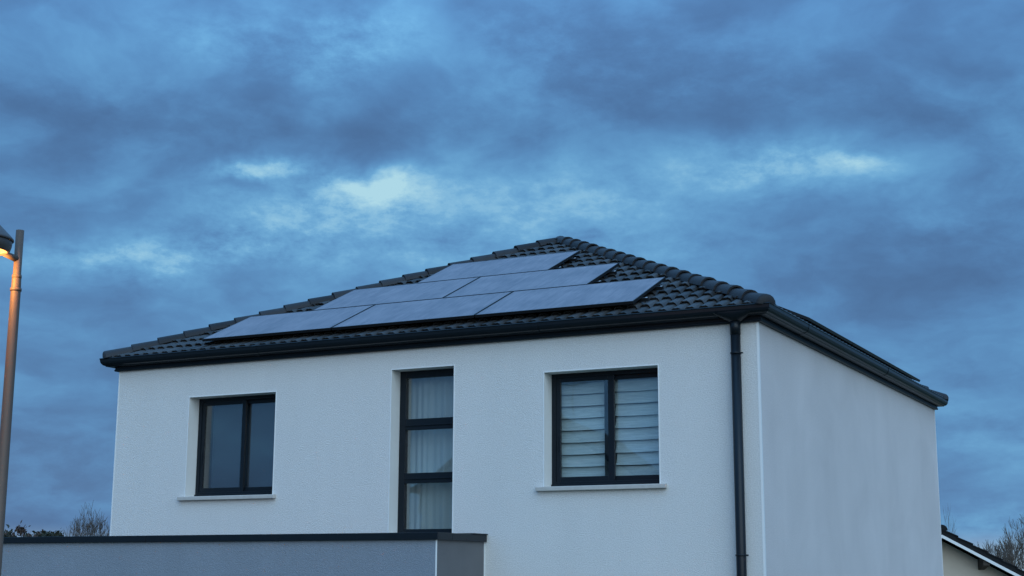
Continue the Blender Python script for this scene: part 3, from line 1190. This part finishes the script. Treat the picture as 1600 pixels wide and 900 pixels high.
# ------------------------------------------------------------------ neighbouring gabled houses
def gable_house(name, origin, right, ridge_z, width, depth, tan, label, wall_m, over=.42, details=True, chimney=False):
    """gable wall through origin (point under the ridge), right = unit vector along the gable, house runs away from the viewer"""
    right = Vector(right).normalized()
    back = Vector((-right.y, right.x, 0))
    o0 = Vector((origin[0], origin[1], 0))
    t = empty(name, o0)
    tag(t, label, 'house')

    def P_(u, w, z):
        return o0 + right * u + back * w + Vector((0, 0, z))
    hw = width / 2
    eave = ridge_z - tan * hw
    drop = .20
    w_ = MB()
    pr = [(-hw, 0), (hw, 0), (hw, eave - drop), (0, ridge_z - drop), (-hw, eave - drop)]
    w_.add([P_(u, 0, z) for u, z in pr] + [P_(u, depth, z) for u, z in pr], [(0, 1, 2, 3, 4), (9, 8, 7, 6, 5), (0, 5, 6, 1), (1, 6, 7, 2), (4, 9, 5, 0), (2, 7, 8, 3), (3, 8, 9, 4)])
    w_.build('wall', wall_m, t)
    ho = hw + .4
    for sg in (-1, 1):
        r_ = MB()
        c_ = math.cos(math.atan(tan))
        th = .120 / c_
        u1, z1 = sg * ho, ridge_z - tan * ho
        vs_ = [P_(0, -over, ridge_z - th), P_(u1, -over, z1 - th), P_(u1, -over, z1), P_(0, -over, ridge_z),
               P_(0, depth + over, ridge_z - th), P_(u1, depth + over, z1 - th), P_(u1, depth + over, z1), P_(0, depth + over, ridge_z)]
        r_.add(vs_, [(0, 1, 2, 3), (7, 6, 5, 4), (3, 2, 6, 7), (0, 4, 5, 1), (1, 5, 6, 2)])
        rf_ = r_.build('roof', 'old_tile', t, recalc=True)
        if details:
            # courses of tiles, each a low step lying on the slope
            nrow = int(ho / c_ / .36)
            for k in range(nrow):
                ua, ub = sg * ho * k / nrow, sg * ho * (k + 1.12) / nrow
                za, zb = ridge_z - tan * abs(ua) + .006, ridge_z - tan * abs(ub) + .045
                q = MB()
                y0_, y1_ = -over - .02, depth + over
                q.add([P_(ua, y0_, za), P_(ub, y0_, zb), P_(ub, y1_, zb), P_(ua, y1_, za), P_(ub, y0_, zb - .03), P_(ub, y1_, zb - .03), P_(ua, y0_, za - .03)],
                      [(0, 1, 2, 3), (1, 4, 5, 2), (0, 6, 4, 1)])
                q.build('tile_course', 'old_tile', rf_)
            bd = MB()
            za, zb = ridge_z - th + .004, z1 - th + .004
            y0_, y1_ = -over - .022, -over + .004
            bw = .075
            bd.add([P_(0, y0_, za), P_(u1, y0_, zb), P_(u1, y0_, zb - bw), P_(0, y0_, za - bw), P_(0, y1_, za), P_(u1, y1_, zb), P_(u1, y1_, zb - bw), P_(0, y1_, za - bw)],
                   [(0, 1, 2, 3), (7, 6, 5, 4), (3, 2, 6, 7), (0, 4, 5, 1), (1, 5, 6, 2), (0, 3, 7, 4)])
            bd.build('barge_board', 'barge', t, recalc=True)
            for uu in (1.02, 2.9):
                zz = ridge_z - tan * uu - th - .004
                pu = MB()
                pu.add([P_(sg * (uu - .075), -over + .03, zz - .16), P_(sg * (uu + .075), -over + .03, zz - .16), P_(sg * (uu + .075), -over + .03, zz - .02), P_(sg * (uu - .075), -over + .03, zz - .0),
                        P_(sg * (uu - .075), -.001, zz - .26), P_(sg * (uu + .075), -.001, zz - .26), P_(sg * (uu + .075), -.001, zz - .02), P_(sg * (uu - .075), -.001, zz)],
                       [(0, 1, 2, 3), (7, 6, 5, 4), (3, 2, 6, 7), (0, 4, 5, 1), (1, 5, 6, 2), (0, 3, 7, 4)])
                pu.build('purlin', 'wood', t, recalc=True)
    n = 8
    k = 0
    y = -over - .03
    while y < depth + over:
        rc = MB()
        r_a, r_b = .135, .118
        aa = [P_(r_a * math.cos(math.pi * i / n), y, ridge_z - .03 + r_a * math.sin(math.pi * i / n)) for i in range(n + 1)]
        ab = [P_(r_b * math.cos(math.pi * i / n), y + .42, ridge_z - .03 + r_b * math.sin(math.pi * i / n)) for i in range(n + 1)]
        rc.add(aa + ab, [(i, i + 1, n + 2 + i, n + 1 + i) for i in range(n)], True)
        rc.add(aa, [tuple(range(n + 1))])
        rc.build('ridge_tile', 'old_tile', t)
        y += .38
        if not details and k > 8:
            break
        k += 1
    if chimney:
        ch = MB()
        for (ux, wy) in ((.9, depth * .4),):
            p0 = P_(ux, wy, 0)
            ch.box(p0.x - .3, p0.x + .3, p0.y - .25, p0.y + .25, ridge_z - .8, ridge_z + .55)
            ch.box(p0.x - .36, p0.x + .36, p0.y - .31, p0.y + .31, ridge_z + .551, ridge_z + .62)
        ch.build('chimney', wall_m, t)
        an = MB()
        p0 = P_(-.8, depth * .3, ridge_z - .5)
        an.tube(p0, p0 + Vector((0, 0, 2.0)), .02, n=6)
        an.tube(p0 + Vector((-.6, 0, 1.75)), p0 + Vector((.6, 0, 1.75)), .014, n=6)
        for q_ in range(6):
            an.tube(p0 + Vector((-.55 + q_ * .22, -.22, 1.75)), p0 + Vector((-.55 + q_ * .22, .22, 1.75)), .009, n=5)
        an.build('aerial', 'alu', t)
    return t


nd_ = 34.0
rp = at(1471, 820, nd_)
RH = Vector((RIGHT.x, RIGHT.y, 0)).normalized()
bk = Vector((-RH.y, RH.x, 0))
gable_house('neighbouring_house', (rp + bk * .45), RH, rp.z - .10, 8.0, 9.0, .525, 'beige gabled house with white barge board, half hidden behind the white house', 'beige', over=.45)
# across the street, behind the viewer: seen only mirrored in the panes
gable_house('house_across_street', (-20.0, -34.0), (-1, .15, 0), 9.2, 9.0, 10.0, .62, 'gabled house across the street, seen only mirrored in the tall window', 'beige', details=False, chimney=True)

# ------------------------------------------------------------------ trees
def fit_crown(mbs, base, height, width, pct=.985):
    """stretch a grown tree to its real height and crown width"""
    vs_ = [p for mb in mbs for p in mb.v]
    zs_ = sorted(p[2] for p in vs_)
    kz = height / zs_[int(len(zs_) * pct)]
    ds = sorted(math.hypot(p[0] - base.x, p[1] - base.y) for p in vs_)
    kx = width * .5 / ds[int(len(ds) * .97)]
    for mb in mbs:
        mb.v = [(base.x + (p[0] - base.x) * kx, base.y + (p[1] - base.y) * kx, p[2] * kz) for p in mb.v]


def bare_tree(name, base, height, spread, seed, label, group, depth_=6, stems=1, thin=1.0, width=3.0):
    r = random.Random(seed)
    base = Vector(base)
    t = empty(name, base)
    tag(t, label, 'tree', group)
    trunk, crown = MB(), MB()

    def grow(p, d, ln_, rad, lev):
        mb = trunk if lev >= depth_ - 1 else crown
        q = p
        segs = 3 if lev > 1 else 2
        for _ in range(segs):
            d = (d + Vector((r.uniform(-.16, .16), r.uniform(-.16, .16), r.uniform(-.04, .14)))).normalized()
            q2 = q + d * (ln_ / segs)
            r2_ = rad * .86
            mb.tube(q, q2, rad, r2_, n=6 if lev > 2 else 4, caps=False, smooth=True)
            if lev > 0 and lev < depth_ - 1 and r.random() < .55:
                s_ = (d + Vector((r.uniform(-1, 1), r.uniform(-1, 1), r.uniform(-.1, .7))) * .8).normalized()
                grow(q2, s_, ln_ * r.uniform(.4, .65), r2_ * .5, max(lev - 2, 0))
            q, rad = q2, r2_
        if lev == 0:
            return
        for _ in range(r.choice((2, 3, 3))):
            s_ = (d + Vector((r.uniform(-1, 1), r.uniform(-1, 1), r.uniform(-.25, .55))) * spread).normalized()
            grow(q, s_, ln_ * r.uniform(.62, .86), max(rad * r.uniform(.55, .75), .011 * thin), lev - 1)
    for k in range(stems):
        d0 = Vector((r.uniform(-.3, .3), r.uniform(-.3, .3), 1)).normalized() if stems > 1 else Vector((0, 0, 1))
        off = Vector((r.uniform(-.5, .5), r.uniform(-.5, .5), 0)) * (stems > 1)
        grow(base + off, d0, height * .27, height * .020 * thin, depth_ - 1)
    fit_crown((trunk, crown), base, height, width)
    trunk.build('trunk', 'bark', t)
    crown.build('crown', 'bark', t)
    return t


def leafy_tree(name, base, height, width, seed, label, group, m_='leaf'):
    r = random.Random(seed)
    base = Vector(base)
    t = empty(name, base)
    tag(t, label, 'tree', group)
    tk = MB()
    tk.tube(base, base + Vector((0, 0, height * .5)), .16, .10, n=8)
    clumps = []
    for k in range(46):
        a_ = r.uniform(0, 6.28)
        rr = width * .5 * math.sqrt(r.random())
        zz = height * (.42 + .58 * r.random() * (1 - (rr / (width * .55)) ** 2 * .6))
        c_ = base + Vector((rr * math.cos(a_), rr * math.sin(a_), zz))
        top_ = sorted((q_.z for q_ in clumps), reverse=True)
        if len(top_) > 3:
            c_.z = min(c_.z, top_[2] + .06 * height)
        clumps.append(c_)
        tk.tube(base + Vector((0, 0, height * r.uniform(.3, .5))), c_, .05, .015, n=5, caps=False)
    lf = MB()
    for c_ in clumps:
        cr_ = r.uniform(.18, .42) * width * .32
        for _ in range(95):
            d_ = Vector((r.gauss(0, 1), r.gauss(0, 1), r.gauss(0, .7))) * cr_ * .6
            p_ = c_ + d_
            n_1 = Vector((r.uniform(-1, 1), r.uniform(-1, 1), r.uniform(-1, 1))).normalized()
            n_2 = n_1.orthogonal().normalized()
            s1, s2 = r.uniform(.06, .12), r.uniform(.03, .06)
            lf.add([p_ - n_1 * s1, p_ + n_2 * s2, p_ + n_1 * s1, p_ - n_2 * s2], [(0, 1, 2, 3)])
    fit_crown((lf, tk), base, height, width, .997)
    tk.build('trunk', 'bark', t)
    lf.build('crown', m_, t)
    return t


GL, GR = 'trees beyond the garage roof', 'bare trees beyond the neighbouring house'


def tree_at(fn_, px, py, dep, **kw):
    p_ = at(px, py, dep)
    base = Vector((p_.x, p_.y, 0))
    return fn_(base=base, height=p_.z, **kw)


tree_at(leafy_tree, 33, 823, 64, name='evergreen_tree', width=3.4, seed=11, label='dark russet evergreen, tallest above the garage roof beside the lamp', group=GL, m_='leaf_brown')
tree_at(leafy_tree, 4, 832, 60, name='evergreen_tree', width=2.8, seed=12, label='dark leafy evergreen at the left picture edge above the garage roof', group=GL)
tree_at(leafy_tree, 58, 833, 66, name='evergreen_tree', width=2.4, seed=13, label='small dark leafy evergreen right of the russet one', group=GL)
tree_at(leafy_tree, 79, 831, 62, name='evergreen_tree', width=1.5, seed=14, label='small pointed green shrub beside the bare tree', group=GL)
tree_at(bare_tree, 97, 829, 68, name='bare_tree', spread=.8, seed=21, label='thin bare sapling between the evergreens and the round bare tree', group=GL, depth_=5, thin=.8, width=1.6)
tree_at(bare_tree, 140, 811, 66, name='bare_tree', spread=.95, seed=22, label='round dense bare tree beside the left edge of the white house', group=GL, depth_=7, stems=4, width=3.4, thin=.8)
tree_at(bare_tree, 1595, 810, 62, name='bare_tree', spread=.8, seed=31, label='tallest bare tree at the right picture edge behind the gabled house', group=GR, depth_=6, thin=.9, stems=2, width=2.8)
tree_at(bare_tree, 1566, 846, 66, name='bare_tree', spread=.8, seed=32, label='low bare tree above the gabled roof, left of the tallest one', group=GR, depth_=6, stems=3, width=2.6)
tree_at(bare_tree, 1584, 840, 72, name='bare_tree', spread=.8, seed=34, label='bare tree half hidden behind the tallest one at the right edge', group=GR, depth_=6, stems=3, width=2.6)
tree_at(bare_tree, 1472, 796, 75, name='bare_tree', spread=.8, seed=33, label='bare twigs showing just past the far edge of the white house', group=GR, depth_=5, thin=.8, width=1.6)
